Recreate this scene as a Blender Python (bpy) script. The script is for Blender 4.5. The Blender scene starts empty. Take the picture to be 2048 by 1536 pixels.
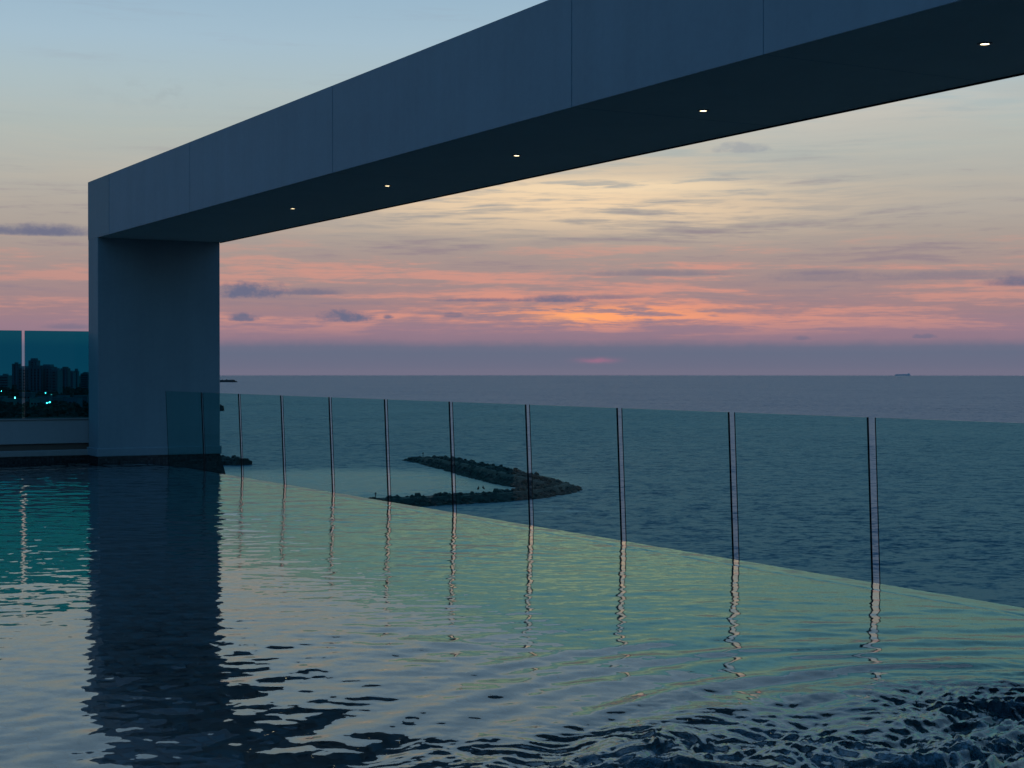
import bpy, bmesh, math, random
import numpy as np
from mathutils import Vector, Matrix

random.seed(7); rng = np.random.default_rng(11)
R = math.radians
scene = bpy.context.scene
COL = scene.collection

# ------------------------------------------------------------------ camera
F = 3200.0                      # focal length in photo pixels (photo 2048 x 1536)
HC = 1.5                        # eye height above the pool water (z = 0)
PITCH = math.atan(28 / F)       # eye level lies 28 px above the photo's centre
cam_d = bpy.data.cameras.new('camera'); cam = bpy.data.objects.new('camera', cam_d); COL.objects.link(cam)
cam_d.sensor_width = 36; cam_d.lens = F / 2048 * 36
cam_d.clip_start = .05; cam_d.clip_end = 60000
cam.location = (0, 0, HC); cam.rotation_euler = (math.pi / 2 - PITCH, 0, 0)
scene.camera = cam

# ------------------------------------------------------------------ node helpers
class S:
    """thin wrapper round a node socket so that shader maths reads as maths"""
    def __init__(s, nt, sock): s.nt = nt; s.k = sock
    def _m(s, op, *a, clamp=False):
        n = s.nt.nodes.new('ShaderNodeMath'); n.operation = op; n.use_clamp = clamp
        for i, v in enumerate((s,) + a):
            if isinstance(v, S): s.nt.links.new(v.k, n.inputs[i])
            else: n.inputs[i].default_value = v
        return S(s.nt, n.outputs[0])
    def __add__(s, o): return s._m('ADD', o)
    __radd__ = __add__
    def __sub__(s, o): return s._m('SUBTRACT', o)
    def __rsub__(s, o): return (s * -1.0) + o
    def __mul__(s, o): return s._m('MULTIPLY', o)
    __rmul__ = __mul__
    def __truediv__(s, o): return s._m('DIVIDE', o)
    def f(s, op, *a): return s._m(op, *a)
    def clamp(s): return s._m('ADD', 0.0, clamp=True)
    def sm(s, a, b, lo=0.0, hi=1.0):
        n = s.nt.nodes.new('ShaderNodeMapRange'); n.interpolation_type = 'SMOOTHSTEP'
        s.nt.links.new(s.k, n.inputs[0])
        for i, v in enumerate((a, b, lo, hi)): n.inputs[i + 1].default_value = v
        return S(s.nt, n.outputs[0])
def sock(nt, v, inp):
    if isinstance(v, S): nt.links.new(v.k, inp)
    elif isinstance(v, (tuple, list)): inp.default_value = (*v, 1) if len(v) == 3 and len(inp.default_value) == 4 else v
    else: inp.default_value = v
def mixc(nt, fac, a, b, mode='MIX'):
    n = nt.nodes.new('ShaderNodeMix'); n.data_type = 'RGBA'; n.blend_type = mode; n.clamp_result = False
    sock(nt, fac, n.inputs[0]); sock(nt, a, n.inputs[6]); sock(nt, b, n.inputs[7])
    return S(nt, n.outputs[2])
def comb(nt, x, y, z):
    n = nt.nodes.new('ShaderNodeCombineXYZ')
    for i, v in enumerate((x, y, z)): sock(nt, v, n.inputs[i])
    return S(nt, n.outputs[0])
def sep(nt, v):
    n = nt.nodes.new('ShaderNodeSeparateXYZ'); sock(nt, v, n.inputs[0])
    return [S(nt, o) for o in n.outputs]
def noise(nt, vec, scale, detail=4, rough=.55, dist=0, lac=2.0, color=False):
    n = nt.nodes.new('ShaderNodeTexNoise'); n.noise_dimensions = '3D'
    sock(nt, vec, n.inputs['Vector']); n.inputs['Scale'].default_value = scale
    n.inputs['Detail'].default_value = detail; n.inputs['Roughness'].default_value = rough
    n.inputs['Distortion'].default_value = dist; n.inputs['Lacunarity'].default_value = lac
    return S(nt, n.outputs[1 if color else 0])
def ramp(nt, fac, stops, interp='LINEAR'):
    n = nt.nodes.new('ShaderNodeValToRGB'); cr = n.color_ramp; cr.interpolation = interp
    while len(cr.elements) < len(stops): cr.elements.new(.5)
    for e, (p, c) in zip(cr.elements, stops): e.position = p
    for e, (p, c) in zip(cr.elements, stops): e.position = p; e.color = (*c, 1)
    sock(nt, fac, n.inputs[0])
    return S(nt, n.outputs[0])
def vmath(nt, op, a, b=None, scale=None):
    n = nt.nodes.new('ShaderNodeVectorMath'); n.operation = op
    sock(nt, a, n.inputs[0])
    if b is not None: sock(nt, b, n.inputs[1])
    if scale is not None: sock(nt, scale, n.inputs['Scale'])
    return S(nt, n.outputs[0])
def lin(r, g, b):
    def c(v):
        v /= 255
        return v / 12.92 if v <= .04045 else ((v + .055) / 1.055) ** 2.4
    return (c(r), c(g), c(b))

# ------------------------------------------------------------------ world: dusk sky
SUN_AZ, SUN_EL = 3.0, 1.9       # where the light breaks through, degrees right of +Y
def az_of(x): return math.degrees(math.atan((x - 1024) / F))
def el_of(y): return math.degrees(math.atan((740 - y) / F))
def build_world():
    w = bpy.data.worlds.new('World'); scene.world = w; w.use_nodes = True
    nt = w.node_tree; nt.nodes.clear()
    out = nt.nodes.new('ShaderNodeOutputWorld'); bg = nt.nodes.new('ShaderNodeBackground')
    nt.links.new(bg.outputs[0], out.inputs[0]); bg.inputs[1].default_value = 1
    tc = nt.nodes.new('ShaderNodeTexCoord')
    d = vmath(nt, 'NORMALIZE', S(nt, tc.outputs['Generated']))
    x, y, z = sep(nt, d)
    el = z.f('ARCSINE') * (180 / math.pi)
    az = x.f('ARCTAN2', y) * (180 / math.pi)
    # high sky: physical dusk sky, sun just under the horizon
    sky = nt.nodes.new('ShaderNodeTexSky'); sky.sky_type = 'NISHITA'; sky.sun_disc = False
    sky.sun_elevation = R(-1); sky.sun_rotation = R(SUN_AZ); sky.altitude = 40
    high = mixc(nt, 1.0, S(nt, sky.outputs[0]), HIGH_TINT, 'MULTIPLY')
    # the dim blue-mauve belt low in the rest of the sky
    high = mixc(nt, el.sm(2, 24, 1.0, 0.0), high, (.055, .10, .17))
    # low western sky, by elevation
    t = (el.f('MAXIMUM', 0.0) / 30.0).f('POWER', .5)
    def p(e): return (e / 30) ** .5
    stops = [(0, lin(112, 111, 132)), (p(.3), lin(105, 109, 131)), (p(.6), lin(102, 109, 131)), (p(.82), lin(107, 110, 132)), (p(1.12), lin(144, 120, 136)),
             (p(1.5), lin(152, 124, 138)), (p(2.2), lin(160, 130, 135)), (p(3.0), lin(163, 138, 138)), (p(3.9), lin(168, 148, 143)),
             (p(4.8), lin(170, 158, 150)), (p(5.8), lin(176, 168, 159)), (p(7.0), lin(179, 178, 170)), (p(8.4), lin(176, 185, 181)),
             (p(10), lin(172, 190, 195)), (p(11.5), lin(165, 190, 205)), (p(13.2), lin(154, 183, 203)), (p(18), lin(146, 181, 208)), (p(28), lin(132, 172, 206))]
    # the edge of the cloud bank wobbles a little
    wob = noise(nt, comb(nt, az * .35, el * .6, 3.1), 1.0, 5, .6)
    fine = noise(nt, comb(nt, az * 1.6, el * 2.5, 8.1), 1.0, 3, .6)
    el2 = el + (wob - .5) * el.sm(.2, 1.6, .0, .35) + (fine - .5) * .12
    t2 = (el2.f('MAXIMUM', 0.0) / 30.0).f('POWER', .5)
    c = ramp(nt, t2, stops)
    # streaky cloud: warped, long in azimuth, thin in elevation
    warp = noise(nt, comb(nt, az * .10, el * .25, 1.7), 1.0, 3, .5)
    slant = el + (warp - .5) * .55
    sA = noise(nt, comb(nt, az * .13, slant * 1.9, 0.3), 1.0, 5, .55, .12)
    sB = noise(nt, comb(nt, az * .34, slant * 4.6, 5.3), 1.0, 5, .6, .15)
    sC = noise(nt, comb(nt, az * .09, slant * .9, 9.9), 1.0, 4, .5, .2)
    sD = noise(nt, comb(nt, az * 1.3, slant * 9.0, 2.9), 1.0, 3, .6)
    streak = (sA * .55 + sB * .3 + sD * .15)
    warm_side = (az - 3.0).f('ABSOLUTE').sm(2, 26, 1.0, .55)
    # pink lit undersides, 1.2 to 4.6 degrees
    pink = streak.sm(.485, .60) * el.sm(1.0, 1.9) * el.sm(3.6, 5.2, 1.0, 0.0) * warm_side
    c = mixc(nt, pink * .66, c, lin(222, 152, 134))
    # shadowed mauve-grey bars between
    dark = (1.0 - streak).sm(.52, .66) * el.sm(1.1, 1.8) * el.sm(5.0, 8.5, 1.0, 0.15)
    c = mixc(nt, dark * .6, c, lin(138, 124, 138))
    # cream high streaks, 4.6 to 9 degrees, strongest left of the sun's upper glow
    cream_az = (az - 1.0).f('ABSOLUTE').sm(3, 13, 1.0, .15)
    cream = (sA * .75 + sB * .25).sm(.44, .62) * el.sm(4.3, 5.8) * el.sm(7.0, 11.0, 1.0, .0) * cream_az
    c = mixc(nt, cream * .36, c, lin(236, 206, 168))
    # big cream band (photo about 1000..1500, 360..440)
    def gauss(x0, y0, sx, sy, tilt=0.0, src=None):
        e = (slant if src is None else src)
        a = (az - az_of(x0)) * (1 / (sx / F * 57.3)); b = (e - el_of(y0) - (az - az_of(x0)) * tilt) * (1 / (sy / F * 57.3))
        return (a * a + b * b).f('MULTIPLY', -1.0).f('EXPONENT')
    band = gauss(1130, 405, 430, 52, -.02) * (sA * .4 + sB * .6).sm(.41, .57)
    c = mixc(nt, band * .9, c, lin(247, 215, 175))
    band2 = gauss(1240, 374, 270, 15, -.004) * sB.sm(.34, .5)
    c = mixc(nt, band2 * .8, c, lin(250, 222, 182))
    creamR = gauss(1680, 235, 330, 62, .03) * (sC * .5 + sB * .5).sm(.36, .56)
    c = mixc(nt, creamR * .6, c, lin(214, 202, 186))
    # greyer high veil on the right
    veil = az.sm(4, 16) * el.sm(4.5, 7) * el.sm(9, 14, 1.0, .0) * sC.sm(.4, .62)
    c = mixc(nt, veil * .35, c, lin(178, 178, 172))
    # the glow where the sun sits behind the bank
    g1 = gauss(1200, 622, 360, 36, 0, el) * streak.sm(.44, .58)
    c = mixc(nt, (g1 * .62).clamp(), c, lin(244, 154, 122))
    g2 = gauss(1215, 628, 190, 17, 0, el + (sB - .5) * .5) * (sB * .55 + sD * .45).sm(.44, .57)
    c = mixc(nt, (g2 * 1.1).clamp(), c, (1.0, .37, .17))
    g3 = gauss(1150, 634, 70, 8, 0, el + (sD - .5) * .3)
    c = mixc(nt, (g3 * .7).clamp(), c, (1.15, .44, .15))
    g4 = gauss(1195, 721, 34, 5, 0, el + (fine - .5) * .15)
    c = mixc(nt, (g4 * .6).clamp(), c, lin(172, 112, 138))
    # small dark clouds with flat bases and puffed tops
    puff = noise(nt, comb(nt, az * 1.6, el * 2.6, 4.4), 1.0, 4, .62)
    puff2 = noise(nt, comb(nt, az * 6.0, el * 9.0, 7.4), 1.0, 2, .6)
    clouds = [(505, 580, 85, 15, .95), (610, 584, 90, 6, .7), (484, 635, 36, 8, .9), (695, 632, 62, 11, .95), (777, 633, 12, 4, .8),
              (1112, 597, 80, 7, .9), (970, 599, 110, 4, .75), (1215, 594, 70, 4, .6), (905, 629, 26, 5, .6),
              (1475, 299, 60, 10, .6), (80, 470, 120, 11, .9), (2048, 570, 90, 9, .85), (1640, 552, 110, 12, .35), (1320, 546, 160, 6, .45), (1900, 556, 190, 9, .4),
              (1605, 676, 20, 5, .6), (1850, 674, 26, 4, .6), (140, 655, 60, 5, .5)]
    for (cx, cy, sx, sy, st) in clouds:
        if st <= 0: continue
        a = (az - az_of(cx)) * (1 / (sx / F * 57.3))
        b0 = (el - el_of(cy + sy * .6)) * (1 / (sy / F * 57.3))
        b = b0.f('MAXIMUM', 0.0) * .55 + b0.f('MINIMUM', 0.0) * 1.5
        r = a * a + b * b + (puff - .5) * (2.6 if sx < 9 * sy else 1.1) + (puff2 - .5) * .5
        c = mixc(nt, r.sm(-.1, 1.25, 1.0, 0.0) * st, c, lin(104, 108, 134) if cy > 420 else lin(150, 156, 164))
    faint = noise(nt, comb(nt, az * .9, el * 1.6, 6.2), 1.0, 4, .65)
    fm = gauss(340, 200, 130, 26) * faint.sm(.45, .6)
    c = mixc(nt, fm * .35, c, lin(160, 172, 176))
    low_f = el.sm(20, 62, 1.0, 0.0) * y.sm(-.25, .75)
    col = mixc(nt, low_f, high, c)
    nt.links.new(col.k, bg.inputs[0])
    w.cycles.sampling_method = 'MANUAL'; w.cycles.sample_map_resolution = 512
HIGH_TINT = (.20, .70, 1.30)
build_world()
sun_d = bpy.data.lights.new('sun', 'SUN'); sun = bpy.data.objects.new('sun', sun_d); COL.objects.link(sun)
sun_d.energy = .02; sun_d.angle = R(70); sun_d.color = (1, .62, .4)
sd = Vector((math.sin(R(SUN_AZ)) * math.cos(R(SUN_EL)), math.cos(R(SUN_AZ)) * math.cos(R(SUN_EL)), math.sin(R(SUN_EL))))
sun.rotation_euler = sd.to_track_quat('Z', 'Y').to_euler(); sun.location = (0, 40, 60)

vs = scene.view_settings; vs.view_transform = 'Standard'; vs.look = 'None'; vs.exposure = 0; vs.gamma = 1; vs.use_curve_mapping = False
cy = scene.cycles; cy.use_denoising = True; cy.max_bounces = 8; cy.transparent_max_bounces = 16; cy.use_adaptive_sampling = True; cy.adaptive_threshold = .02
cy.transmission_bounces = 6; cy.glossy_bounces = 4; cy.diffuse_bounces = 2; cy.sample_clamp_indirect = 4

# ------------------------------------------------------------------ object helpers
def mesh_obj(name, verts, faces, mats, parent=None, smooth=False, fm=None):
    me = bpy.data.meshes.new(name); me.from_pydata([tuple(v) for v in verts], [], [tuple(f) for f in faces])
    for m in (mats if isinstance(mats, (list, tuple)) else [mats]): me.materials.append(m)
    if fm is not None: me.polygons.foreach_set('material_index', fm)
    if smooth: me.polygons.foreach_set('use_smooth', [True] * len(me.polygons))
    me.update()
    o = bpy.data.objects.new(name, me); COL.objects.link(o)
    if parent: o.parent = parent
    return o
def bm_obj(name, bm, mat, parent=None, smooth=False):
    me = bpy.data.meshes.new(name); bm.normal_update(); bm.to_mesh(me); bm.free()
    for m in (mat if isinstance(mat, (list, tuple)) else [mat]): me.materials.append(m)
    if smooth: me.polygons.foreach_set('use_smooth', [True] * len(me.polygons))
    o = bpy.data.objects.new(name, me); COL.objects.link(o)
    if parent: o.parent = parent
    return o
def tag(o, label, cat, group=None):
    o['label'] = label; o['category'] = cat
    if group: o['group'] = group
    return o
def struct(o): o['kind'] = 'structure'; return o
def stuff(o): o['kind'] = 'stuff'; return o
def thing(name, loc, label, cat, group=None, rz=0.0):
    o = bpy.data.objects.new(name, None); COL.objects.link(o); o.location = loc; o.rotation_euler = (0, 0, rz); o.empty_display_size = .3
    return tag(o, label, cat, group)
def box_bm(x0, x1, y0, y1, z0, z1, bev=0.0, seg=2, bm=None, mi=0):
    b = bm or bmesh.new()
    vs_ = [b.verts.new(c) for c in ((x0, y0, z0), (x1, y0, z0), (x1, y1, z0), (x0, y1, z0), (x0, y0, z1), (x1, y0, z1), (x1, y1, z1), (x0, y1, z1))]
    fs = [b.faces.new([vs_[i] for i in q]) for q in ((3, 2, 1, 0), (4, 5, 6, 7), (0, 1, 5, 4), (1, 2, 6, 5), (2, 3, 7, 6), (3, 0, 4, 7))]
    for f in fs: f.material_index = mi
    if bev > 0:
        es = set(e for f in fs for e in f.edges)
        bmesh.ops.bevel(b, geom=list(es), offset=bev, segments=seg, affect='EDGES', profile=.5)
    return b
def mat(name):
    m = bpy.data.materials.new(name); m.use_nodes = True
    nt = m.node_tree; nt.nodes.clear()
    out = nt.nodes.new('ShaderNodeOutputMaterial')
    return m, nt, out
def principled(nt, out, col, rough=.6, normal=None, **kw):
    b = nt.nodes.new('ShaderNodeBsdfPrincipled')
    sock(nt, col, b.inputs['Base Color']); sock(nt, rough, b.inputs['Roughness'])
    for k, v in kw.items(): sock(nt, v, b.inputs[k])
    if normal is not None: nt.links.new(normal.k, b.inputs['Normal'])
    nt.links.new(b.outputs[0], out.inputs[0])
    return b
def pos(nt):
    return S(nt, nt.nodes.new('ShaderNodeNewGeometry').outputs['Position'])
def objc(nt):
    return S(nt, nt.nodes.new('ShaderNodeTexCoord').outputs['Object'])
def bump(nt, h, strength, dist):
    n = nt.nodes.new('ShaderNodeBump'); n.inputs['Strength'].default_value = strength; n.inputs['Distance'].default_value = dist
    nt.links.new(h.k, n.inputs['Height']); return S(nt, n.outputs[0])

# ------------------------------------------------------------------ materials
def plaster(name, base, var=.10, rough=.7):
    m, nt, out = mat(name); p = objc(nt)
    n1 = noise(nt, p, .9, 5, .6); n2 = noise(nt, p, 14, 4, .6)
    sx, sy, sz = sep(nt, p)
    drip = noise(nt, comb(nt, sx * 3.0, sy * 3.0, sz * .22), 1.0, 5, .65)
    k = 1.0 + (n1 - .5) * (var * 2) + (n2 - .5) * var + (drip - .5) * (var * 1.8)
    c = vmath(nt, 'SCALE', tuple(base), scale=k)
    principled(nt, out, c, rough, bump(nt, noise(nt, p, 60, 3, .6) + n2 * .8, .25, .004))
    return m
M_plaster = plaster('painted_plaster', (.25, .34, .40), .15)
M_plaster2 = plaster('column_plaster', (.26, .33, .36), .14)
M_soffit_lit = plaster('soffit_bounce_lit', (.74, .82, .78), .06)  # beam underside lightened: light bounced up from the water is put into its colour
M_parapet = plaster('parapet_plaster', (.40, .38, .37), .12)
M_ledge = plaster('stone_coping', (.34, .31, .29), .18)
M_brown = plaster('brown_stone', (.16, .11, .085), .2)
M_deck = plaster('deck_stone', (.3, .29, .27), .2)
def mosaic(name, base, dark, scale, grout):
    m, nt, out = mat(name)
    p = objc(nt)
    b = nt.nodes.new('ShaderNodeTexVoronoi'); b.distance = 'CHEBYCHEV'; b.inputs['Scale'].default_value = scale; b.inputs['Randomness'].default_value = .12
    nt.links.new(p.k, b.inputs['Vector'])
    r, g, bl = sep(nt, S(nt, b.outputs['Color']))
    c = mixc(nt, r, dark, base)
    edge = S(nt, b.outputs['Distance']).sm(.36, .46)
    c = mixc(nt, edge, c, grout)
    big = noise(nt, p, 1.2, 4, .6)
    c = mixc(nt, big.sm(.5, .75) * .5, c, dark)
    principled(nt, out, c, .25, bump(nt, 1.0 - edge, .4, .003))
    return m
M_mosaic = mosaic('pool_mosaic', (.006, .095, .135), (.001, .012, .022), 11, (.006, .03, .04))
M_mosaic_dark = mosaic('dark_mosaic', (.05, .06, .065), (.008, .01, .012), 24, (.02, .022, .024))
def solid(name, col, rough=.5, metallic=0.0):
    m, nt, out = mat(name); p = objc(nt)
    k = 1.0 + (noise(nt, p, 6, 4, .6) - .5) * .35
    principled(nt, out, vmath(nt, 'SCALE', tuple(col), scale=k), rough, Metallic=metallic)
    return m
M_edge = solid('glass_edge', (.004, .007, .007), .25)
M_trim = solid('lamp_trim', (.12, .11, .1), .35, .8)
M_seal = solid('joint_seal', (.015, .018, .02), .8)
def glass(name, tint):
    m, nt, out = mat(name); s = [math.sqrt(v) for v in tint]
    tr = nt.nodes.new('ShaderNodeBsdfTransparent'); tr.inputs[0].default_value = (*s, 1)
    gl = nt.nodes.new('ShaderNodeBsdfGlossy'); gl.inputs['Roughness'].default_value = 0.0
    fr = nt.nodes.new('ShaderNodeFresnel'); fr.inputs[0].default_value = 1.5
    g = nt.nodes.new('ShaderNodeNewGeometry')
    fac = S(nt, fr.outputs[0]) * (1.0 - S(nt, g.outputs['Backfacing'])) * .4   # mirror reflection turned down by hand
    mx = nt.nodes.new('ShaderNodeMixShader'); nt.links.new(fac.k, mx.inputs[0])
    nt.links.new(tr.outputs[0], mx.inputs[1]); nt.links.new(gl.outputs[0], mx.inputs[2]); nt.links.new(mx.outputs[0], out.inputs[0])
    return m
M_glass_sea = glass('green_tinted_glass', (.44, .80, .77))
M_glass_city = glass('blue_tinted_glass', (.012, .28, .36))
def emitter(name, col, s):
    m, nt, out = mat(name); e = nt.nodes.new('ShaderNodeEmission'); e.inputs[0].default_value = (*col, 1); e.inputs[1].default_value = s
    nt.links.new(e.outputs[0], out.inputs[0]); return m
M_lamp = emitter('lamp_glow', (1, .83, .5), 6.0)
M_street = emitter('street_lamp_glow', (1, .93, .75), 110.0)
def rockmat():
    m, nt, out = mat('breakwater_rock'); p = pos(nt)
    n = noise(nt, p, .6, 6, .65)
    c = ramp(nt, n, [(.3, (.022, .022, .02)), (.55, (.045, .043, .038)), (.75, (.08, .075, .065))])
    principled(nt, out, c, .8); return m
M_rock = rockmat()
M_wood_dark = solid('dark_figure_cloth', (.03, .03, .035), .8)
M_hull = solid('hazed_ship', (.8, .78, .8), .6)  # pale hull tone: distance haze is mixed into the colour

# frame of the portal: U runs along the beam towards the viewer, W across it towards the sea
U = Vector((.489, -.872, 0)).normalized(); W = Vector((.872, .489, 0)).normalized()
ANG = math.atan2(U.y, U.x)
P0 = Vector((-6.676, 25.8, 0))     # front corner of the column, on the water line
SOFFIT, TOP, BW, CT = 3.636, 4.584, 2.047, .592   # beam underside, top, width across, column thickness

# ------------------------------------------------------------------ sea (curved like the earth) and land
SEA_Z = HC - 36.0
ER = 6371000.0
def build_sea():
    rs = np.concatenate([[30], np.geomspace(60, 26000, 150)]); na = 180
    an = np.linspace(-math.pi * .62, math.pi * .62, na)
    rr, aa = np.meshgrid(rs, an, indexing='ij')
    v = np.stack([rr * np.sin(aa), rr * np.cos(aa), SEA_Z - rr ** 2 / (2 * ER)], -1).reshape(-1, 3)
    i, j = np.meshgrid(np.arange(len(rs) - 1), np.arange(na - 1), indexing='ij'); a = (i * na + j).ravel()
    f = np.stack([a, a + 1, a + na + 1, a + na], -1)[:, ::-1]
    m, nt, out = mat('sea_water'); p = pos(nt)
    x, y, z = sep(nt, p)
    # wave facets from vector noise: chop, wind waves and swell
    n1 = noise(nt, comb(nt, x * .8, y * 1.0, 0.0), .6, 4, .7, color=True)
    n2 = noise(nt, comb(nt, x * .8, y * 1.0, 3.0), .15, 4, .6, color=True)
    n3 = noise(nt, comb(nt, x * .5, y * 1.0, 7.0), .018, 4, .6, color=True)
    gust = noise(nt, comb(nt, x * .4, y * 1.0, 1.0), .004, 4, .6)
    # sheltered water inside the breakwater is calmer
    dx = (x + 62.0) / 85.0; dy = (y - 510.0) / 80.0
    calm = (dx * dx + dy * dy).sm(.1, 1.5, .3, 1.0)
    k = calm * gust.sm(.3, .7, .75, 1.2)
    def off(n, s):
        a, b, c_ = sep(nt, n); return (a - .5) * s, (b - .5) * s
    o1, o2, o3 = off(n1, 2.3), off(n2, 1.3), off(n3, .3)
    nx = (o1[0] + o2[0] + o3[0]) * k; ny = (o1[1] + o2[1] + o3[1]) * k
    nrm = vmath(nt, 'NORMALIZE', comb(nt, nx, ny, 1.0))
    foam = noise(nt, comb(nt, x * .5, y * .9, 2.0), .16, 6, .7)
    fx = (x + 6.0) / 34.0; fy = (y - 408.0) / 30.0
    fmask = foam.sm(.55, .68) * (fx * fx + fy * fy).sm(.3, 1.0, .55, 0.0)
    c = mixc(nt, fmask, (.006, .105, .17), (.45, .5, .55))
    principled(nt, out, c, calm.sm(.2, 1.0, .26, .42), nrm, IOR=1.333)
    return struct(mesh_obj('sea', v, f, m, smooth=True))
build_sea()

coast = [(-600, 420), (-300, 420), (60, 420), (120, 250), (170, 60), (200, 0), (260, -40), (480, -110), (800, -185), (1100, -252), (1500, -345), (2000, -462), (3000, -700), (4500, -1060), (7000, -1680), (10000, -2420)]  # (y, x of the shore)
def shore(y): return float(np.interp(y, [c[0] for c in coast], [c[1] for c in coast]))
def land_h(x, y):
    d = shore(y) - x
    return SEA_Z - (x * x + y * y) / (2 * ER) + (-3 + 4.5 * min(d / 25, 1) + 7 * min(max((d - 60) / 160, 0), 1) + 1.5 * math.sin(x * .013 + y * .004) * min(d / 300, 1))
def build_land():
    ys = list(np.linspace(-600, 200, 20)) + list(np.geomspace(230, 10000, 70))
    offs = [0, 10, 25, 60, 110, 170, 230, 330, 450, 600, 800, 1100, 1500, 2200, 3200, 4600]
    v, f = [], []
    for yy in ys:
        for o_ in offs:
            xx = shore(yy) - o_; v.append((xx, yy, land_h(xx, yy)))
    n = len(offs)
    for i in range(len(ys) - 1):
        for j in range(n - 1):
            a = i * n + j; f.append((a, a + n, a + n + 1, a + 1))
    f = [q[::-1] for q in f]
    m, nt, out = mat('scrub_ground'); p = pos(nt)
    c = ramp(nt, noise(nt, p, .02, 6, .65), [(.35, (.03, .04, .025)), (.55, (.06, .06, .04)), (.7, (.12, .10, .07))])
    principled(nt, out, c, .9)
    return struct(mesh_obj('land', v, f, m, smooth=True))
build_land()

# the block that carries the roof terrace
def local_box(name, s0, s1, w0, w1, z0, z1, m, parent=None, bev=0.0, origin=P0, ang=ANG):
    """box in the portal's frame: s along the beam, w across towards the sea (local y = w because U x up = -W)"""
    o = bm_obj(name, box_bm(s0, s1, w0, w1, z0, z1, bev), m, parent)
    if parent is None: o.location = (origin.x, origin.y, 0); o.rotation_euler = (0, 0, ang)
    return o
# local +y of a frame turned by ANG equals W
struct(local_box('building_block', -1.4, 36, -14, 2.4, -33.5, -1.75, M_parapet))

# ------------------------------------------------------------------ pool: basin, water, weir
E0 = Vector((-3.845, 22.54, 0)); E1 = Vector((2.529, 11.35, 0))
EU = (E1 - E0).normalized(); EN = Vector((EU.y, -EU.x, 0))       # EN points into the pool
if EN.dot(-E0) < 0: EN = -EN
E_FAR = E0 - EU * 4.2                                           # where the weir meets the column
def ep(a, b, z=0.0): return E_FAR + EU * a + EN * b + Vector((0, 0, z))
EANG = math.atan2(EU.y, EU.x)                                    # frame: local x = EU, local y = -EN
def weir_box(name, a0, a1, b0, b1, z0, z1, m, bev=0.0, parent=None):
    o = bm_obj(name, box_bm(a0, a1, -b1, -b0, z0, z1, bev), m, parent)
    if parent is None: o.location = E_FAR; o.rotation_euler = (0, 0, EANG)
    return o
basin = weir_box('pool_floor', .0, 29, .26, 15, -1.6, -1.25, M_mosaic); struct(basin)
struct(weir_box('weir_wall', -.02, 29, .02, .26, -1.6, -.012, M_mosaic, .004))

def perlin(x, y, seed):
    r = np.random.default_rng(seed); P = r.permutation(256); P = np.concatenate([P, P]); ga = r.uniform(0, 2 * np.pi, 256)
    xi = np.floor(x).astype(int); yi = np.floor(y).astype(int); xf = x - xi; yf = y - yi
    u = xf ** 3 * (xf * (xf * 6 - 15) + 10); v = yf ** 3 * (yf * (yf * 6 - 15) + 10)
    def g(ix, iy, fx, fy):
        a = ga[P[(P[ix & 255] + iy) & 255]]; return np.cos(a) * fx + np.sin(a) * fy
    n00 = g(xi, yi, xf, yf); n10 = g(xi + 1, yi, xf - 1, yf); n01 = g(xi, yi + 1, xf, yf - 1); n11 = g(xi + 1, yi + 1, xf - 1, yf - 1)
    a = n00 + u * (n10 - n00); b = n01 + u * (n11 - n01)
    return (a + v * (b - a)) * 1.5
def sstep(x, a, b):
    t = np.clip((x - a) / (b - a), 0, 1); return t * t * (3 - 2 * t)
JC = (2.6, 5.2)      # centre of the whirlpool jets
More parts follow.
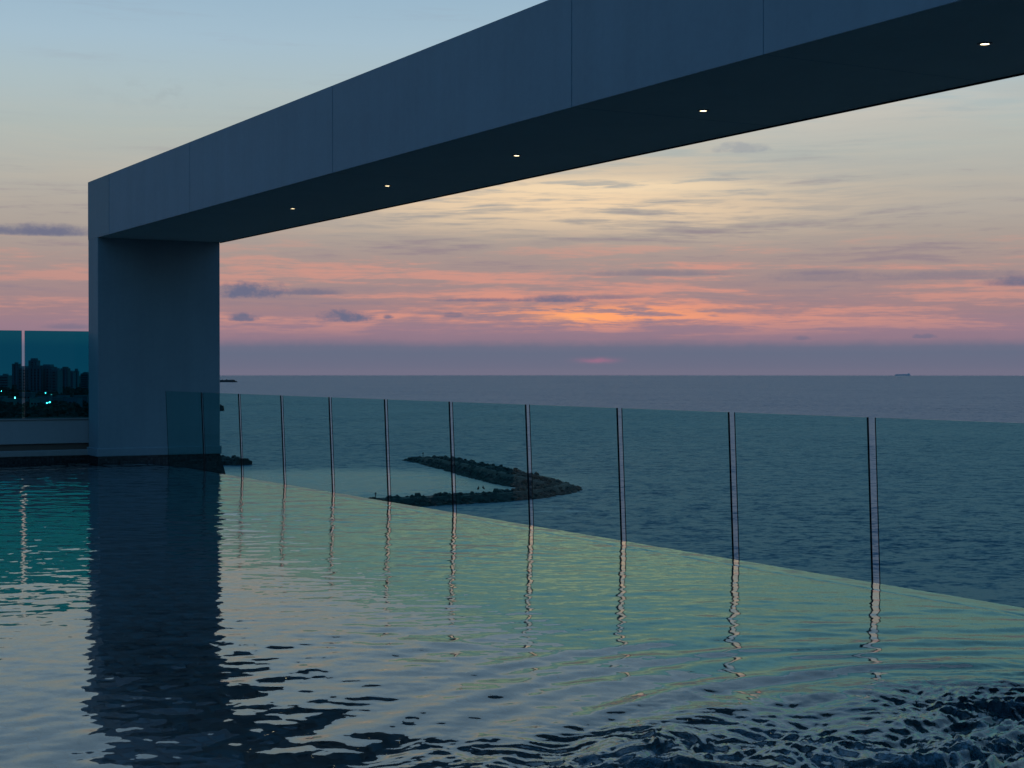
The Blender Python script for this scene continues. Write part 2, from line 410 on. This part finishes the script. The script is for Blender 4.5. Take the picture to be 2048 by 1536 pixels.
def build_water():
    aa = np.concatenate([np.arange(0, 9, .045), np.arange(9, 14.5, .026), np.arange(14.5, 26, .0145)])
    bb = np.concatenate([np.arange(0, .5, .02), np.arange(.5, 8.6, .0165), np.arange(8.6, 15.01, .05)])
    A, B = np.meshgrid(aa, bb, indexing='ij')
    X = E_FAR.x + EU.x * A + EN.x * B; Y = E_FAR.y + EU.y * A + EN.y * B
    r = np.hypot((X - JC[0]) / 1.0, (Y - JC[1]) / 1.06)
    ang = np.arctan2(Y - JC[1], X - JC[0])
    rb = 3.05 + .35 * perlin(ang * 1.5 + 9, ang * 0 + .5, 3) + .25 * perlin(X * 1.1, Y * 1.1, 5)
    zone = (1 - sstep(r, rb - 1.5, rb + .35)) ** 1.2
    slope = .0075 + .018 * np.exp(-np.clip(r - 2.6, 0, None) / 2.4) + .024 * sstep(Y, 10, 17) + .018 * sstep(Y, 17, 23)
    Z = np.zeros_like(X)
    n = 64; g = np.random.default_rng(4)
    lam = np.geomspace(.09, .8, n)
    for i in range(n):
        th = math.pi / 2 + g.normal(0, .42) if i % 4 else g.uniform(0, 2 * np.pi)
        k = 2 * np.pi / lam[i]
        wgt = 1.15 if lam[i] < .3 else .75
        Z += (wgt * math.sqrt(2 / n) / k) * np.cos(k * (X * math.cos(th) + Y * math.sin(th)) + g.uniform(0, 7))
    mod = .65 + .7 * np.clip(perlin(X * .55, Y * .35, 8) + .5, 0, 1)
    Z *= slope * mod
    # rings running out from the jets
    for lam_, am, s0 in ((.34, .0042, 1), (.21, .0018, 2), (.55, .0045, 5)):
        rw = r + .10 * perlin(X * 1.3, Y * 1.3, 20 + s0)
        Z += am * np.sin(2 * np.pi * rw / lam_) * np.exp(-np.clip(r - rb, 0, None) / 1.1) * (.4 + .9 * np.clip(perlin(X * .8, Y * .8, 30 + s0) + .5, 0, 1)) * (r > 1)
    # churned water over the jets
    wx = X + .16 * perlin(X * 2.1, Y * 2.1, 41); wy = Y + .16 * perlin(X * 2.1, Y * 2.1, 42)
    ridged = lambda s, sd: 1 - np.abs(perlin(wx * s, wy * s, sd)) * 1.7
    pn = lambda s, sd: perlin(wx * s * .72 + wy * s * .12, wy * s, sd)
    churn = .030 * pn(1.7, 51) + .026 * pn(3.9, 56) + .016 * (ridged(5.1, 52) - .5) + .020 * pn(8.3, 57) + .012 * ridged(12, 53) + .013 * pn(17, 58) + .009 * ridged(25, 54) + .006 * pn(34, 55)
    lump = np.clip(perlin(X * .9, Y * .9, 60) + .75, .7, 1.3)
    Z += zone * churn * lump * (1.0 + .7 * sstep(rb - r, .7, 2.0))
    # shallow run-off over the weir
    lip = 1 - sstep(B, .0, .24)
    damp = .35 + .65 * sstep(B, .0, .5)
    Z = Z * damp - .004 * lip ** 1.5
    Z += -.005 * np.exp(-((B - .27 - .02 * perlin(A * .8, A * 0, 70)) / .012) ** 2)
    foam = zone * sstep(ridged(3.3, 52) * .5 + ridged(6.9, 53) * .5 + .35 * perlin(X * 1.2, Y * 1.2, 61) + .25 * perlin(wx * 30, wy * 30, 62), .55, 1.0)
    foam = np.clip(foam, 0, 1) * (zone > .35)
    verts = np.stack([X, Y, Z], -1).reshape(-1, 3)
    na, nb = A.shape
    i, j = np.meshgrid(np.arange(na - 1), np.arange(nb - 1), indexing='ij'); a = (i * nb + j).ravel()
    q = np.stack([a, a + nb, a + nb + 1, a + 1], -1)
    me = bpy.data.meshes.new('pool_water')
    me.vertices.add(len(verts)); me.vertices.foreach_set('co', verts.astype(np.float32).ravel())
    me.loops.add(q.size); me.loops.foreach_set('vertex_index', q.ravel().astype(np.int32))
    me.polygons.add(len(q)); me.polygons.foreach_set('loop_start', np.arange(0, q.size, 4, dtype=np.int32)); me.polygons.foreach_set('loop_total', np.full(len(q), 4, dtype=np.int32))
    me.polygons.foreach_set('use_smooth', np.ones(len(q), bool)); me.update(calc_edges=True)
    nz = Vector((0, 0, 0)) + me.polygons[0].normal
    if nz.z < 0: me.flip_normals()
    at = me.attributes.new('foam', 'FLOAT', 'POINT'); at.data.foreach_set('value', foam.astype(np.float32).ravel())
    m, nt, out = mat('pool_water')
    at_ = nt.nodes.new('ShaderNodeAttribute'); at_.attribute_name = 'foam'; fo = S(nt, at_.outputs['Fac'])
    p = pos(nt)
    bub = noise(nt, p, 55, 3, .6)
    gn = S(nt, nt.nodes.new('ShaderNodeNewGeometry').outputs['Normal'])
    ra, rb_, rc = sep(nt, noise(nt, p, 9.0, 2, .6, color=True))
    nrm = vmath(nt, 'NORMALIZE', vmath(nt, 'ADD', gn, comb(nt, (ra - .5) * .075, (rb_ - .5) * .075, 0.0)))
    gl = nt.nodes.new('ShaderNodeBsdfGlass'); gl.inputs['IOR'].default_value = 1.333; gl.inputs['Roughness'].default_value = 0.0; gl.inputs['Color'].default_value = (.93, .99, 1, 1)
    nt.links.new(nrm.k, gl.inputs['Normal']); df = nt.nodes.new('ShaderNodeBsdfDiffuse'); df.inputs[0].default_value = (.3, .42, .5, 1)
    mx = nt.nodes.new('ShaderNodeMixShader'); nt.links.new((fo * bub.sm(.35, .65, .02, .5)).k, mx.inputs[0])
    nt.links.new(gl.outputs[0], mx.inputs[1]); nt.links.new(df.outputs[0], mx.inputs[2]); nt.links.new(mx.outputs[0], out.inputs[0])
    me.materials.append(m)
    o = bpy.data.objects.new('pool_water', me); COL.objects.link(o); return struct(o)
build_water()
# pool side walls and the deck behind the viewer
struct(weir_box('pool_end_wall', 26.0, 26.3, .26, 15.3, -1.6, .06, M_mosaic))
struct(weir_box('deck', 26.3, 34, -.2, 15.3, -1.6, .05, M_deck))

# ------------------------------------------------------------------ portal: column and beam
portal = thing('concrete_portal', P0, 'huge grey plastered portal frame spanning the pool, column at left', 'portal', rz=ANG)
col_o = bm_obj('column', box_bm(-CT, 0, 0, BW, .16, SOFFIT + .02, .012), M_plaster2, portal)
bm_obj('plinth', box_bm(-CT - .02, .03, -.03, BW + .02, .10, .235, .012), M_plaster2, col_o)
bm = box_bm(-CT - .05, .0, .0, BW + .0, -1.8, .10)
for v in bm.verts:      # mosaic footing splays outwards below the water line
    if v.co.z < 0: v.co.y += (.5 if v.co.y > 1 else -.02); v.co.x += (.05 if v.co.x > -.3 else 0)
o = bm_obj('tiled_footing', bm, M_mosaic_dark, portal)
joints = [-CT, .69, 4.73, 9.67, 14.64, 17.13, 19.6, 24.6, 31]
for i in range(len(joints) - 1):
    g0 = 0 if i == 0 else .005; g1 = .005
    if i in (4,): g1 = .0025
    if i in (5,): g0 = .0025
    if i == 0: g1 = .001
    if i == 1: g0 = .001
    pr = .003 if i == 0 else 0
    b = box_bm(joints[i] + g0, joints[i + 1] - g1, -pr, BW, SOFFIT, TOP, .004); b.normal_update()
    for f in b.faces: f.material_index = 1 if f.normal.z < -.9 else 0
    bm_obj('beam_panel', b, [M_plaster2 if i == 0 else M_plaster, M_soffit_lit], portal)
bm_obj('beam_core', box_bm(-CT + .05, 30.9, .03, BW - .03, SOFFIT + .03, TOP - .03), M_seal, portal)
# thin drip edge along the seaward lower edge
bm_obj('drip_edge', box_bm(.0, 31, BW, BW + .02, SOFFIT - .012, SOFFIT + .05, .003), M_seal, portal)

# downlights in the soffit
def ring_bm(r0, r1, z0, z1, n=28):
    b = bmesh.new(); rings = []
    for (r, z) in ((r0, z0 + .0), (r1, z0 + .003), (r1, z1), (r0, z1)):
        rings.append([b.verts.new((r * math.cos(2 * math.pi * k / n), r * math.sin(2 * math.pi * k / n), z)) for k in range(n)])
    for q in range(4):
        A_, B_ = rings[q], rings[(q + 1) % 4]
        for k in range(n): b.faces.new((A_[k], A_[(k + 1) % n], B_[(k + 1) % n], B_[k]))
    bmesh.ops.recalc_face_normals(b, faces=b.faces); return b
def disc_bm(r, z, dome=.01, n=24):
    b = bmesh.new(); c = b.verts.new((0, 0, z - dome)); rg = [b.verts.new((r * math.cos(2 * math.pi * k / n), r * math.sin(2 * math.pi * k / n), z)) for k in range(n)]
    for k in range(n): b.faces.new((c, rg[(k + 1) % n], rg[k]))
    return b
lamp_px = [(586, 417), (775, 371.5), (1033, 311), (1406, 221.5), (1968, 88)]
lamp_lab = ['smallest recessed downlight, nearest the column under the beam', 'second recessed downlight from the column under the beam',
            'middle one of the five lit downlights in the beam underside', 'fourth recessed downlight from the column, below the faint panel joint', 'largest lit downlight at far right of the beam underside']
for (lx, ly), lb in zip(lamp_px, lamp_lab):
    Zd = F * (SOFFIT - HC) / (740 - ly)
    t = thing('recessed_downlight', ((lx - 1024) / F * Zd, Zd, SOFFIT), lb, 'downlight', 'downlights in the beam underside', ANG)
    bm_obj('trim_ring', ring_bm(.03, .05, -.007, .004), M_trim, t)
    bm_obj('lens', disc_bm(.03, -.0035, .002), M_lamp, t)

# ------------------------------------------------------------------ sea-side glass balustrade
LEAN = R(2.3); GH = 1.165; GT = .019
bal = thing('glass_balustrade', ep(0, -.03), 'frameless green tinted glass balustrade along the infinity edge facing the sea', 'balustrade', rz=EANG)
# the joint positions follow the even spacing read from the photograph (joint k at weir distance a)
def a_at(x):            # weir distance at photo column x
    m_ = (x - 1024) / F; o_ = E_FAR
    return (m_ * o_.y - o_.x) / (EU.x - m_ * EU.y)
jx = [478, 563, 658, 770, 898, 1051, 1233, 1457, 1737]
ja = [a_at(x) for x in jx]
sp = (ja[-1] - ja[0]) / (len(ja) - 1)
ks = list(range(-1, len(jx) + 4))
ja = [ja[0] + sp * k for k in ks]
a_start = a_at(333)
edges = [a_start] + ja + [ja[-1] + sp]
GAP = .085
def pane(a0, a1, parent, h0, h1, th, m, lean):
    b = box_bm(a0, a1, 0, th, h0, h1)
    for v in b.verts: v.co.y -= math.tan(lean) * v.co.z
    b.normal_update()
    for f in b.faces: f.material_index = 0 if abs(f.normal.y) > .8 or f.normal.x < -.8 else 1
    o = bm_obj('glass_pane', b, [m, M_edge], parent)
    b = box_bm(a0 - .003, a0, .001, .008, h0, h1)       # polished dark arris on the far end
    for v in b.verts: v.co.y -= math.tan(lean) * v.co.z
    bm_obj('arris', b, M_edge, o)
    return o
for i in range(len(edges) - 1):
    g0 = 0 if i == 0 else GAP
    pane(edges[i] + g0, edges[i + 1], bal, -.42, GH, GT, M_glass_sea, LEAN)
bm_obj('base_channel', box_bm(edges[0], edges[-1], -.012, .05, -.5, -.40, .004), M_trim, bal)
# ledge of the catch gutter outside the weir
struct(weir_box('overflow_gutter', -.3, 29, -.75, .0, -1.6, -.5, M_mosaic_dark))

# ------------------------------------------------------------------ parapet with blue glass on the city side
par = thing('parapet_wall', P0 - U * CT, 'low plastered parapet wall with stone ledge left of the column', 'wall', rz=ANG)
bm_obj('wall_body', box_bm(-.30, -.06, -13.5, .4, .30, .69, .006), M_parapet, par)
bm_obj('coping', box_bm(-.31, -.035, -13.5, .4, .69, .708, .004), M_ledge, par)
bm_obj('recessed_course', box_bm(-.30, -.12, -13.5, .4, .19, .30), M_brown, par)
bm_obj('ledge', box_bm(-.30, .05, -13.5, -.0, .10, .195, .012), M_ledge, par)
bm_obj('tile_band', box_bm(-.30, .0, -13.5, .0, -1.6, .10), M_mosaic_dark, par)
cb = thing('city_balustrade', P0 - U * CT, 'dark blue tinted glass panes standing on the parapet left of the column', 'balustrade', rz=ANG)
def w_at(x):            # distance along -W at photo column x on the glass line
    o_ = P0 - U * (CT + .17); m_ = (x - 1024) / F
    return (m_ * o_.y - o_.x) / (W.x - m_ * W.y)
wg0, wg1 = w_at(43.5), w_at(49.5)
for (y0, y1) in ((wg1, .35), (wg1 - 1.75 - .055, wg0), (wg1 - 3.55, wg1 - 1.86), (wg1 - 5.35, wg1 - 3.61)):
    b = box_bm(-.18, -.16, y0, y1, .708, 2.14); b.normal_update()
    for f in b.faces: f.material_index = 0 if abs(f.normal.x) > .8 else 1
    bm_obj('glass_pane', b, [M_glass_city, M_edge], cb)
bm_obj('base_rail', box_bm(-.20, -.14, -7.5, .35, .708, .722, .002), M_trim, cb)

# ------------------------------------------------------------------ breakwater and groynes
def sea_pt(x, y, z=0.0):
    t = (HC - (SEA_Z + z)) * F / (y - 740)
    return Vector(((x - 1024) / F * t, t, SEA_Z + z))
def rock_mesh(seed, sub=1):
    b = bmesh.new(); bmesh.ops.create_icosphere(b, subdivisions=sub, radius=1); g = random.Random(seed)
    for v in b.verts: v.co = Vector((v.co.x * g.uniform(.7, 1.2), v.co.y * g.uniform(.7, 1.2), v.co.z * g.uniform(.6, 1.0)))
    vs_ = [v.co.copy() for v in b.verts]; fs = [[v.index for v in f.verts] for f in b.faces]; b.free(); return vs_, fs
ROCKS = [rock_mesh(k) for k in range(8)]
def rock_pile(name, path, halves, heights, label, cat, size=(1.0, 1.9), dens=1.0, group=None, seed=1):
    g = random.Random(seed); root = thing(name, path[0], label, cat, group)
    o0 = Vector(path[0]); V, Fc = [], []
    tot = 0
    halves = halves if isinstance(halves, list) else [halves] * len(path)
    heights = heights if isinstance(heights, list) else [heights] * len(path)
    for k0, (a, b) in enumerate(zip(path[:-1], path[1:])):
        half = (halves[k0] + halves[k0 + 1]) / 2
        h0_, h1_ = heights[k0], heights[k0 + 1]
        a, b = Vector(a), Vector(b); L = (b - a).length; d = (b - a).normalized(); nn = Vector((-d.y, d.x, 0))
        for _ in range(int(L * half * .62 * dens)):
            t = g.uniform(-.02, 1.02); w_ = g.uniform(-1, 1); prof = max(0, 1 - abs(w_) ** 1.6)
            height = h0_ + (h1_ - h0_) * t; c = a + (b - a) * t + nn * w_ * half; s = g.uniform(*size)
            c.z = SEA_Z - (c.x ** 2 + c.y ** 2) / (2 * ER) - .6 + height * prof * g.uniform(.75, 1.05) * (1 if g.random() < .9 else 1.25)
            vs_, fs = ROCKS[g.randrange(8)]; M_ = Matrix.Rotation(g.uniform(0, 6.28), 3, 'Z') @ Matrix.Rotation(g.uniform(-.6, .6), 3, 'X')
            n0 = len(V); V += [M_ @ (v * s) + c - o0 for v in vs_]; Fc += [[i + n0 for i in f] for f in fs]
    rk = stuff(mesh_obj('boulders', V, Fc, M_rock, root))
    # solid core
    V, Fc = [], []
    for k, q in enumerate(path):
        q = Vector(q); d = (Vector(path[min(k + 1, len(path) - 1)]) - Vector(path[max(k - 1, 0)])).normalized(); nn = Vector((-d.y, d.x, 0))
        half = halves[k]; height = heights[k]; zz = SEA_Z - (q.x ** 2 + q.y ** 2) / (2 * ER)
        for w_, h in ((-.95, -1.5), (-.45, height * .8), (.45, height * .8), (.95, -1.5)):
            pt = q + nn * w_ * half; pt.z = zz + h; V.append(pt - o0)
    for k in range(len(path) - 1):
        for j in range(3): a = k * 4 + j; Fc.append((a, a + 1, a + 5, a + 4))
    Fc += [(3, 2, 1, 0), tuple(len(V) - 4 + j for j in range(4))]
    mesh_obj('core', V, Fc, M_rock, root)
    return root
far_arm = [(829, 920), (880, 928), (960, 948), (1030, 964), (1075, 972), (1112, 978)]
near_arm = [(1112, 978), (1085, 987), (1040, 995), (980, 1001), (900, 1006), (820, 1010), (740, 1013), (640, 1020)]
rock_pile('rubble_breakwater', [sea_pt(*q) for q in far_arm + near_arm[1:]], [5.0, 7, 8, 9, 10, 9, 8, 7, 6.5, 6, 6, 6, 6], [1.2, 3.0, 3.9, 3.6, 3.2, 2.0, 2.4, 2.5, 2.5, 2.5, 2.5, 2.4, 2.4], 'long hooked breakwater of dark boulders in the sea behind the glass', 'breakwater', (.6, 1.25), 2.4)
rock_pile('rock_groyne', [sea_pt(380, 929), sea_pt(440, 928.5), sea_pt(470, 929), sea_pt(486, 930)], 5.5, 3.0, 'short stub of dark rocks in the sea just right of the column foot', 'groyne', (1.0, 1.8), 1.1, 'small rock groynes', 2)
rock_pile('rock_groyne', [sea_pt(400, 821), sea_pt(432, 821), sea_pt(446, 821)], 8, 5.5, 'tiny dark rock tip beside the column edge, just below the glass top', 'groyne', (1.5, 2.6), .7, 'small rock groynes', 3)
rock_pile('rock_spit', [Vector((-.20 * 5000, 5000, SEA_Z)), Vector((-.184 * 5000, 5000, SEA_Z)), Vector((-.1735 * 4980, 4980, SEA_Z))], 14, 5, 'thin far spit of rock on the sea right of the column near the horizon', 'spit', (3, 5), .4, seed=4)

# small figures and posts on the breakwater
def skin_figure(name, loc, label, group, h=1.0, rz=0):
    """one continuous body: a person sitting on the rocks, knees drawn up"""
    b = bmesh.new()
    J = [((0, 0, .12), .17), ((0, -.03, .42), .16), ((0, 0, .62), .15), ((0, .02, .74), .06), ((0, .04, .86), .11), ((0, .05, .97), .09),
         ((.12, .25, .42), .09), ((.12, .42, .08), .06), ((-.12, .25, .42), .09), ((-.12, .42, .08), .06),
         ((.2, .02, .6), .06), ((.22, .18, .4), .045), ((.1, .34, .42), .04), ((-.2, .02, .6), .06), ((-.22, .18, .4), .045), ((-.1, .34, .42), .04)]
    me = bpy.data.meshes.new(name)
    me.from_pydata([tuple(Vector(p_) * h) for p_, _ in J], [(0, 1), (1, 2), (2, 3), (3, 4), (4, 5), (0, 6), (6, 7), (0, 8), (8, 9), (2, 10), (10, 11), (11, 12), (2, 13), (13, 14), (14, 15)], [])
    o = bpy.data.objects.new(name, me); COL.objects.link(o); b.free()
    md = o.modifiers.new('skin', 'SKIN')
    for v, (_, r_) in zip(me.skin_vertices[0].data, J): v.radius = (r_ * h, r_ * h)
    me.skin_vertices[0].data[0].use_root = True
    s = o.modifiers.new('sub', 'SUBSURF'); s.levels = 1; s.render_levels = 1
    me.materials.append(M_wood_dark); o.location = loc; o.rotation_euler = (0, 0, rz)
    return tag(o, label, 'person', group)
BZ = 2.0
skin_figure('person', sea_pt(957, 995, 0) + Vector((0, 0, BZ)), 'left one of two dark figures sitting on the near breakwater arm', 'people on the breakwater', 1.25, .5)
skin_figure('person', sea_pt(966, 994, 0) + Vector((0, 0, BZ)), 'right one of two dark figures sitting on the near breakwater arm', 'people on the breakwater', 1.25, -.8)
skin_figure('person', sea_pt(1073, 964, 0) + Vector((0, 0, BZ)), 'dark figure sitting where the two breakwater arms meet', 'people on the breakwater', 1.2, 2.0)
def marker(p_, h, label):
    t = thing('marker_post', p_, label, 'post', 'thin marker posts by the breakwater')
    b = bmesh.new(); bmesh.ops.create_cone(b, cap_ends=True, segments=10, radius1=.14, radius2=.10, depth=h); bmesh.ops.translate(b, vec=(0, 0, h / 2), verts=b.verts)
    bm_obj('pole', b, M_seal, t)
    b = bmesh.new(); bmesh.ops.create_cone(b, cap_ends=True, segments=10, radius1=.3, radius2=.18, depth=.5); bmesh.ops.translate(b, vec=(0, 0, h - .1), verts=b.verts)
    bm_obj('top_mark', b, M_seal, t)
q = sea_pt(846, 923); marker(q + Vector((0, 0, 1.0)), 2.4, 'thin dark post at the far tip of the breakwater')
q = sea_pt(751, 1000); marker(q + Vector((0, 0, -1.5)), 3.4, 'thin lone post standing in the calm water behind the glass')

# ------------------------------------------------------------------ ship on the horizon
SD = 19500.0
shp = thing('cargo_ship', Vector(((1805 - 1024) / F * SD, SD, SEA_Z - SD * SD / (2 * ER) - 2)), 'faint cargo ship on the horizon at far right', 'ship')
b = box_bm(-90, 90, -13, 13, 0, 13)
for v in b.verts:
    if v.co.z > 5: v.co.x *= 1.05
    if v.co.x < 0: v.co.y *= .35
bm_obj('hull', b, M_hull, shp)
bm_obj('bridge', box_bm(58, 76, -11, 11, 13, 26, .5), M_hull, shp)
bm_obj('funnel', box_bm(78, 85, -3, 3, 13, 27, .5), M_hull, shp)
for cx in (-60, -28, 4, 34): bm_obj('cargo_stack', box_bm(cx - 12, cx + 12, -11, 11, 13, 13 + (5 if cx > 0 else 3), .3), M_hull, shp)

# ------------------------------------------------------------------ town behind the parapet glass
M_tower = [solid('tower_render_%d' % k, c, .8) for k, c in enumerate([(.22, .21, .2), (.30, .29, .27), (.26, .27, .28)])]
M_window = solid('dark_window', (.02, .025, .03), .15)
def tower(x0, x1, ytop, d, label, ribs=0, setback=0, dep=18, k=0, floors=0, group='tower blocks in the town'):
    xc = ((x0 + x1) / 2 - 1024) / F * d; w_ = (x1 - x0) / F * d; zt = HC + (740 - ytop) / F * d; zb = land_h(xc, d) - 1
    t = thing('tower_block', (xc, d, zb), label, 'building', group); H_ = zt - zb
    bm_obj('wall', box_bm(-w_ / 2, w_ / 2, 0, dep, 0, H_), M_tower[k % 3], t)
    rf = bm_obj('roof', box_bm(-w_ / 2 - .2, w_ / 2 + .2, -.2, dep + .2, H_, H_ + .9), M_tower[(k + 1) % 3], t)
    bm_obj('lift_room', box_bm(-w_ * .18, w_ * .22, 4, dep - 4, H_ + .9, H_ + 3.2), M_tower[k % 3], rf)
    for r_ in range(ribs):
        xx = -w_ / 2 + (r_ + .5) * w_ / ribs
        bm_obj('balcony_stack', box_bm(xx - w_ / ribs * .22, xx + w_ / ribs * .22, -1.6, 0, 3, H_ - 1.2), M_tower[(k + 2) % 3], t)
    nf = floors or int(H_ / 3.4); 
    for q in range(1, nf):
        zz = q * H_ / nf
        bm_obj('window_band', box_bm(-w_ / 2 + .8, w_ / 2 - .8, -.08, .0, zz + .4, zz + 1.7), M_window, t)
    if setback: bm_obj('upper_storey', box_bm(-w_ * .3, w_ * .3, 3, dep - 3, H_ + .9, H_ + .9 + setback), M_tower[k % 3], rf)
tower(24, 36, 728.5, 2650, 'slim far tower left of the gap in the blue glass', 2, 0, 16, 0)
tower(57, 73, 722, 2500, 'tallest tower with rounded top right of the gap in the blue glass', 2, 3.5, 20, 2)
tower(33, 57, 737, 2050, 'broad block behind the gap between the blue panes', 3, 0, 22, 1)
tower(57, 84, 736, 2000, 'ribbed slab block directly below the tallest tower', 4, 0, 24, 0)
tower(80, 103, 735, 2010, 'slab block with raised roof storey right of the tallest tower', 3, 3, 24, 2)
tower(102, 115, 741, 1980, 'lower stepped end block of the slab row', 2, 0, 22, 1)
tower(121, 135, 737.5, 2700, 'lone far tower in the middle of the right blue pane', 2, 2.5, 18, 0)
tower(135, 146, 745, 2750, 'low far block just right of the lone tower', 0, 0, 18, 2)
tower(147, 155, 743, 2800, 'small far block with thin roof mast', 0, 4, 12, 1)
tower(161, 176, 748, 2600, 'low far block close to the column edge', 0, 1.5, 18, 0)
tower(-2, 16, 752, 2300, 'low block at the left border of the photo', 0, 0, 18, 1)
ORD = ['leftmost', 'second', 'third', 'fourth', 'fifth', 'sixth', 'seventh', 'eighth', 'ninth', 'rightmost']
for k in range(10):
    x0 = 2 + k * 18 + random.uniform(-3, 3); d = random.uniform(1350, 1750)
    xc = (x0 - 1024) / F * d; zb = land_h(xc, d); h = random.uniform(6, 10); wd = random.uniform(9, 16)
    t = thing('low_house', (xc, d, zb - .5), '%s low flat-roofed house %samong the trees below the towers' % (ORD[k], 'from the left ' if 0 < k < 9 else ''), 'house', 'low houses among the trees', random.uniform(-.4, .4))
    bm_obj('wall', box_bm(-wd / 2, wd / 2, -5, 5, 0, h), M_tower[k % 3], t)
    bm_obj('roof', box_bm(-wd / 2 - .3, wd / 2 + .3, -5.3, 5.3, h, h + .6), M_tower[(k + 1) % 3], t)
    for q in range(3): bm_obj('window', box_bm(-wd * .35 + q * wd * .27, -wd * .35 + q * wd * .27 + 1.6, -5.08, -5, h * .45, h * .45 + 1.5), M_window, t)
# woods and gardens of the town: one dark mass
def woods():
    V, Fc = [], []; g = random.Random(5)
    for _ in range(5200):
        d = g.uniform(650, 2600) if g.random() < .85 else g.uniform(2600, 4500)
        x = g.uniform(-.40, -.245) * d; c = Vector((x, d, land_h(x, d) + g.uniform(.5, 4.5))); s = g.uniform(1.2, 3.4)
        vs_, fs = ROCKS[g.randrange(8)]; n0 = len(V)
        V += [v * s + c + Vector((g.uniform(-.5, .5), g.uniform(-.5, .5), g.uniform(-.6, .6))) for v in vs_]; Fc += [[i + n0 for i in f] for f in fs]
    m, nt, out = mat('dark_foliage'); c_ = ramp(nt, noise(nt, pos(nt), .4, 4, .6), [(.35, (.02, .035, .018)), (.65, (.05, .075, .035))])
    principled(nt, out, c_, .9)
    o = mesh_obj('town_woods', V, Fc, m); o['label'] = 'dark mass of trees between the houses behind the blue glass'; o['category'] = 'trees'; return stuff(o)
woods()
lamps = [(30, 795.5, 'bright white street lamp left of the gap in the blue glass', 1.15), (91, 786, 'upper single street lamp in the right blue pane', .6), (94, 806, 'left one of two close street lamps in the right blue pane', .6),
         (99.5, 804.5, 'right brighter one of two close street lamps in the right blue pane', .8), (3, 782, 'dim street lamp at the left border of the photo', .5), (143, 754.5, 'faint distant street lamp beside the low blocks near the column', .6), (103, 789, 'faint street lamp right of the upper single lamp', .35)]
for (lx, ly, lb, sz) in lamps:
    d = 1500.0
    for _ in range(8):
        z = HC - (ly - 740) / F * d; gz = land_h((lx - 1024) / F * d, d) + 9.0; d *= (HC - gz) / (HC - z)
        d = min(d, 3000)
    x = (lx - 1024) / F * d; zt = HC - (ly - 740) / F * d; zb = land_h(x, d)
    t = thing('street_lamp', (x, d, zb), lb, 'street lamp', 'street lamps in the town'); h = max(zt - zb, 4)
    b = bmesh.new(); bmesh.ops.create_cone(b, cap_ends=True, segments=8, radius1=.12, radius2=.07, depth=h); bmesh.ops.translate(b, vec=(0, 0, h / 2), verts=b.verts)
    bm_obj('pole', b, M_seal, t)
    b = bmesh.new(); bmesh.ops.create_icosphere(b, subdivisions=2, radius=.38 * sz); bmesh.ops.translate(b, vec=(0, -.3, h), verts=b.verts)
    bm_obj('lamp_head', b, M_street, t)
